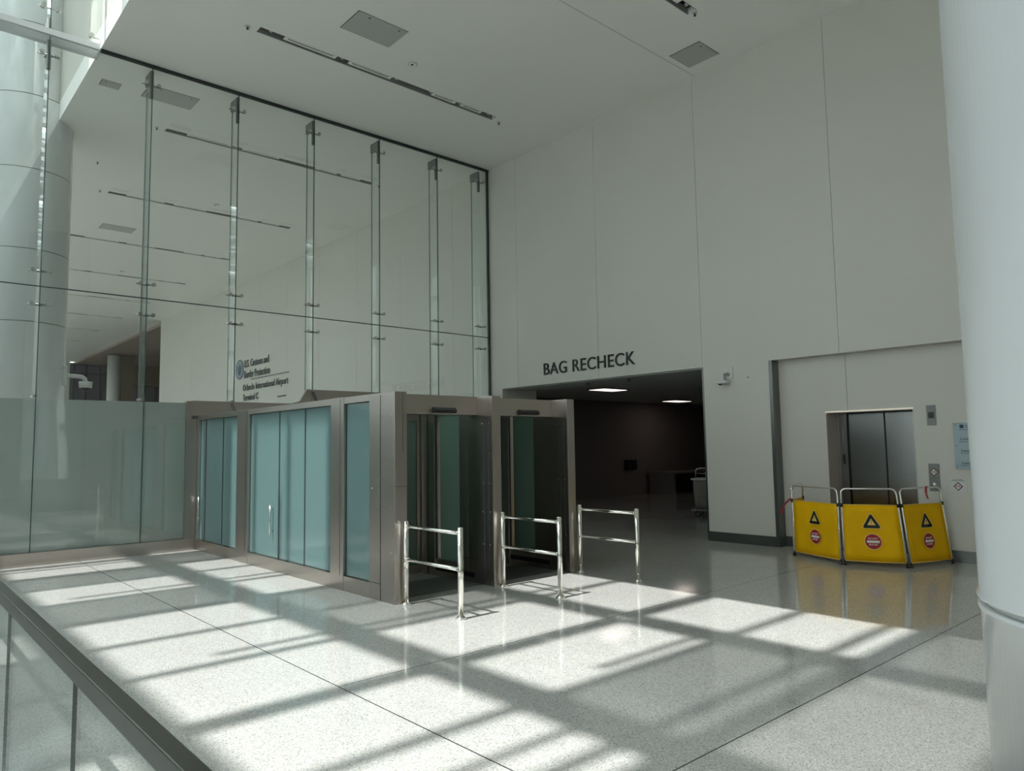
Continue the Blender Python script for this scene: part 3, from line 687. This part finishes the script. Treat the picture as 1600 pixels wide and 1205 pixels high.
for a, b in ((7.47, 8.07), (8.40, 9.19), (9.19, 10.0), (10.0, 11.04), (11.5, 12.19), (12.19, 13.0), (13.0, 13.26)):
    gp = MB().box(VX0+.035, VX0+.05, a+.014, b-.014, .18, 2.26).build('glass_panel', 'teal', vp)
    MB().box(VX0+.03, VX0+.055, a, a+.014, .178, 2.262).box(VX0+.03, VX0+.055, b-.014, b, .178, 2.262).box(VX0+.032, VX0+.053, a, b, .176, .184).box(VX0+.032, VX0+.053, a, b, 2.256, 2.266).build('gasket', 'gasket', gp)
    if (a, b) in ((10.0, 11.04), (13.0, 13.26)):
        yy = a+.2 if b > 13.1 else a+.2
        MB().cyl((VX0-.01, yy, .50), (VX0-.01, yy, .92), .011, seg=12).cyl((VX0-.01, yy, .55), (VX0+.036, yy, .55), .009, seg=10).cyl((VX0-.01, yy, .87), (VX0+.036, yy, .87), .009, seg=10).build('pull_handle', 'fitting', gp)
# partitions and inner doors
for xp in (5.83, 7.17):
    MB().box(xp, xp+.10, 7.60, 13.2, 0, .22).build('kick_beam', 'steel', vp); MB().box(xp, xp+.10, 7.60, 13.2, 2.2, ZV).build('top_beam', 'steel', vp)
    MB().box(xp-.008, xp, 7.30, 8.40, .07, .13).build('vent_slot', 'black', vp)
    for a, b in ((7.60, 8.10), (8.42, 9.8), (9.8, 11.4), (11.4, 13.2)): MB().box(xp+.04, xp+.055, a+.02, b-.02, .22, 2.2).build('glass_panel', 'teal_inner', vp)
    MB().box(xp-.03, xp+.10, 8.12, 8.42, 0, 2.2, bev=.004).build('post', 'steel', vp)
    MB().box(xp-.012, xp-.002, 8.10, 8.11, .22, 2.2).box(xp-.034, xp-.03, 8.26, 8.28, .0, 2.2).build('joint', 'gasket', vp)
for x0, x1 in ((VX0+.12, 5.80), (5.95, 7.14)):
    dl = MB().box(x0, x1, 8.45, 8.50, 0, .10).box(x0, x1, 8.45, 8.50, 2.08, 2.22).box(x1-.06, x1, 8.44, 8.51, .1, 2.08).box(x0, x0+.05, 8.44, 8.51, .1, 2.08).build('inner_door_frame', 'steel', vp)
    g_ = MB().box(x0+.05, x1-.06, 8.468, 8.48, .1, 2.08).build('door_glass', 'teal_inner', dl); g_.parent = dl
MB().box(VX0+.16, 5.83, 7.15, 7.95, .0, .006).box(5.97, 7.17, 7.15, 7.95, 0, .006).build('floor_grille', 'mat', vp)
# frosted roof panels, stepped hood against the glass wall
for a, b in ((7.44, 8.9), (8.9, 10.4), (10.4, 11.9), (11.9, 13.3)):
    for x0, x1 in ((VX0+.11, 5.82), (5.94, 7.16)): MB().box(x0, x1, a+.01, b-.01, ZV-.05, ZV-.035).build('roof_panel', 'roof_frost', vp)
hood = [(4.31, 2.28), (4.31, 2.61), (6.16, 2.61), (6.34, 2.66), (6.48, 2.90), (11.2, 2.90), (11.2, 2.28)]
hd_ = MB().prism(hood, 1, YG-.05, YG+.012).build('hood', 'steel_h', vp)
for x, z in ((5.02, 2.58), (6.62, 2.86)):
    t = bmesh.new(); mb = MB()
    mb.prism([(x-.05, z), (x+.0, z), (x+.10, z-.22), (x+.05, z-.22)], 1, YG-.09, YG-.05); b = mb.build('brace', 'plate', hd_); b.parent = hd_
MB().box(4.30, 4.46, YG-.10, YG-.05, 2.28, 2.34).build('cap', 'steel_dark', hd_)

# ------------------------------------------------------------------ chrome queue rails
def queue_rail(x, label):
    q = empty('chrome_rail', (x, 6.4, 0), label, 'rail', 'chrome two bar rails before the portal')
    for yy, nm in ((5.88, 'post'), (6.86, 'post')):
        p = MB().cyl((x, yy, .015), (x, yy, .895), .029, seg=28).build('post', 'chrome', q)
        MB().cyl((x, yy, .895), (x, yy, .905), .029, .022, 28).build('cap', 'chrome', p)
        MB().cyl((x, yy, 0), (x, yy, .012), .055, seg=28).cyl((x, yy, .012), (x, yy, .028), .055, .036, 28).build('base_flange', 'chrome', p)
    for z in (.845, .485):
        r = MB().cyl((x, 5.91, z), (x, 6.835, z), .019, seg=20).build('bar', 'chrome', q)
        MB().cyl((x, 5.905, z), (x, 5.925, z), .024, seg=20).cyl((x, 6.815, z), (x, 6.84, z), .024, seg=20).build('collar', 'chrome', r)
    return q
r0 = queue_rail(4.515, 'chrome two bar rail standing before the left corner pillar of the portal')
for x, l in ((5.925, 'chrome two bar rail standing before the middle pillar of the portal'), (7.31, 'chrome two bar rail at the right pillar of the portal, before the dark opening')):
    c_ = copy_tree(r0); c_.location.x = x; c_['label'] = l

# ------------------------------------------------------------------ folding barricade
bc = empty('folding_barricade', (10.6, 4.4, 0), 'yellow fabric folding barricade on chrome frames before the lift', 'barricade')
P = [Vector((11.30, 5.69, 0)), Vector((10.60, 5.53, 0)), Vector((10.215, 4.62, 0)), Vector((10.53, 3.86, 0)), Vector((11.33, 3.575, 0))]
LEAN = [Vector((0, .0, 0)), Vector((0, 0, 0)), Vector((.0, .02, 0)), Vector((.02, .11, 0)), Vector((.02, .12, 0))]
for i in range(4):
    a, b = P[i], P[i+1]; d = (b-a).normalized(); a = a+d*.028; b = b-d*.028
    la, lb = LEAN[i], LEAN[i+1]
    if i == 1: lb = Vector((0, .01, 0))
    if i == 2: la = Vector((0, .01, 0)); lb = Vector((0, .10, 0))
    H = 1.05
    def pt(s, z):
        q = a.lerp(b, s)+la.lerp(lb, s)*(z/H); return Vector((q.x, q.y, z))
    L = (b-a).length; rr = .07/L
    path = [pt(0, .02), pt(0, .5), pt(0, H-.07), pt(rr*.13, H-.035), pt(rr*.5, H-.009), pt(rr, H), pt(.5, H), pt(1-rr, H), pt(1-rr*.5, H-.009), pt(1-rr*.13, H-.035), pt(1, H-.07), pt(1, .5), pt(1, .02)]
    fr_ = MB().tube(path, .013).build('frame', 'chrome', bc)
    for s in (0, 1):
        MB().cyl(pt(s, 0), pt(s, .045), .02, seg=14).build('foot', 'black', fr_); MB().cyl(pt(s, .80), pt(s, .85), .018, seg=14).build('clip', 'black', fr_)
    # fabric sheet, slightly sagging, with hems
    n = Vector((d.y, -d.x, 0))
    t = bmesh.new(); NX, NZ = 10, 8; grid = []
    for side in (0, 1):
        gr = []
        for iz in range(NZ+1):
            row = []
            for ix in range(NX+1):
                s, v = ix/NX, iz/NZ
                p = pt(.018+s*.964, .065+v*.765)+n*(.006*math.sin(s*math.pi*2+i)*math.sin(v*math.pi)+side*-.004)
                row.append(t.verts.new(p))
            gr.append(row)
        grid.append(gr)
    for side in (0, 1):
        for iz in range(NZ):
            for ix in range(NX):
                q = [grid[side][iz][ix], grid[side][iz][ix+1], grid[side][iz+1][ix+1], grid[side][iz+1][ix]]
                t.faces.new(q if side == 0 else q[::-1]).smooth = True
    def rim(seq):
        for k in range(len(seq)-1): t.faces.new((seq[k][0], seq[k+1][0], seq[k+1][1], seq[k][1]))
    rim([(grid[0][0][k], grid[1][0][k]) for k in range(NX+1)][::-1]); rim([(grid[0][NZ][k], grid[1][NZ][k]) for k in range(NX+1)])
    rim([(grid[0][k][0], grid[1][k][0]) for k in range(NZ+1)]); rim([(grid[0][k][NX], grid[1][k][NX]) for k in range(NZ+1)][::-1])
    fab = MB().merge(t).build('fabric_panel', 'yellow', bc)
    hem = MB().tube([pt(.018, .065), pt(.5, .062), pt(.982, .065)], .006, 6).tube([pt(.018, .83), pt(.5, .832), pt(.982, .83)], .006, 6).tube([pt(.018, .065), pt(.018, .83)], .005, 6).tube([pt(.982, .065), pt(.982, .83)], .005, 6).build('hem', 'yellow_hem', fab)
    if i == 0: continue
    # printed signs
    xd = (pt(1, .5)-pt(0, .5)).normalized(); yd = (pt(.5, .8)-pt(.5, .2)).normalized(); zd = xd.cross(yd)
    def fm(s, z, off): 
        m = Matrix((xd, yd, zd)).transposed().to_4x4(); m.translation = pt(s, z)+n*off+zd*.0; return m
    def flat(poly, m, name, mt, par, th=.0015):
        t = bmesh.new(); A = [t.verts.new((p[0], p[1], 0)) for p in poly]; B = [t.verts.new((p[0], p[1], th)) for p in poly]; k = len(poly)
        t.faces.new(A[::-1]); t.faces.new(B)
        for j in range(k): t.faces.new((A[j], A[(j+1) % k], B[(j+1) % k], B[j]))
        return MB().merge(t, m).build(name, mt, par)
    def tri(r, cy0=0):   # rounded triangle
        out = []
        for k in range(3):
            an = math.pi/2+k*math.tau/3; c0 = Vector((r*.86*math.cos(an), cy0+r*.86*math.sin(an)))
            for j in range(-3, 4): a2 = an+j*R(20); out.append((c0.x+.14*r*math.cos(a2), c0.y+.14*r*math.sin(a2)))
        return out
    def circ(r, n_=40): return [(r*math.cos(k*math.tau/n_), r*math.sin(k*math.tau/n_)) for k in range(n_)]
    zt, zc_ = .60, .335
    flat(tri(.135), fm(.5, zt-.015, .010), 'warning_border', 'yellow_hem', fab)
    flat(tri(.118), fm(.5, zt-.015, .012), 'warning_triangle', 'lettering', fab)
    flat([(-.052, -.028), (.052, -.028), (0, .062)], fm(.5, zt-.015, .014), 'warning_field', 'yellow_hem', fab)
    MB().merge(text_bm('!', height=.058, depth=.002), fm(.5, zt-.034, .0155) @ Matrix.Translation((-.006, 0, 0))).build('warning_mark', 'lettering', fab)
    flat(circ(.112), fm(.5, zc_, .010), 'sign_border', 'yellow_hem', fab)
    flat(circ(.10), fm(.5, zc_, .012), 'sign_disc', 'red', fab)
    flat([(-.078, -.016), (.078, -.016), (.078, .016), (-.078, .016)], fm(.5, zc_, .014), 'sign_bar', 'white_print', fab)
    MB().merge(text_bm('DO NOT', .12, .024, depth=.002, bold=.01), fm(.5, zc_+.03, .0145) @ Matrix.Translation((-.06, 0, 0))).build('sign_lettering', 'white_print', fab)
    MB().merge(text_bm('ENTER', .11, .024, depth=.002, bold=.01), fm(.5, zc_-.052, .0145) @ Matrix.Translation((-.055, 0, 0))).build('sign_lettering', 'white_print', fab)
def ribbon(name, pts, wd, label):
    t = bmesh.new(); rows = []
    for k, p in enumerate(pts):
        p = Vector(p); o = Vector((.3, -1, 0)).normalized()*wd*(.5+.1*math.sin(k*2)); rows.append((p-o, p+o))
    up_, th = [], Vector((-.003, 0, 0))
    V = [[t.verts.new(a), t.verts.new(b), t.verts.new(b+th), t.verts.new(a+th)] for a, b in rows]
    for k in range(len(V)-1):
        for j in range(4): t.faces.new((V[k][j], V[k][(j+1) % 4], V[k+1][(j+1) % 4], V[k+1][j]))
    t.faces.new(V[0]); t.faces.new(V[-1][::-1]); bmesh.ops.recalc_face_normals(t, faces=t.faces)
    return tag(MB().merge(t).build(name, 'red_tape'), label, 'tape', 'red tape strips tied on the barricade')
ribbon('tape_strip', [(10.57, 5.52, .86), (10.565, 5.57, .81), (10.56, 5.63, .75), (10.56, 5.66, .68), (10.57, 5.68, .62)], .035, 'red tape knotted round the left end of the barricade with ends hanging')
ribbon('tape_strip', [(11.0, 3.76, 1.075), (10.985, 3.765, 1.02), (10.98, 3.76, .96), (10.975, 3.74, .90)], .026, 'red tape strip hanging from the top bar before the call plate')

# ------------------------------------------------------------------ glass guard beside the camera
gd = empty('glass_guard', (.525, 4, 0), 'glass balustrade with dark steel cap rail in the lower left corner', 'balustrade')
MB().box(.500, .547, -6, 13.1, 1.015, 1.07, bev=.004).build('cap_rail', 'rail', gd)
for a, b in zip((-6, -4.66, -3.32, -1.98, -.64, 1.31, 2.65, 4.0, 5.35, 6.7, 8.05, 9.4, 10.75, 12.1), (-4.66, -3.32, -1.98, -.64, 1.31, 2.65, 4.0, 5.35, 6.7, 8.05, 9.4, 10.75, 12.1, 13.1)):
    gp = MB().box(.518, .530, a, b-.003, .02, 1.03).build('glass_panel', 'guard_glass', gd)
    MB().box(.518, .530, b-.003, b, .02, 1.03).build('edge', 'seam', gp).parent = gp
MB().box(.49, .56, -6, 13.1, 0, .10).build('base_shoe', 'rail', gd)

for o in bpy.data.objects:
    if '_o' in o: del o['_o']
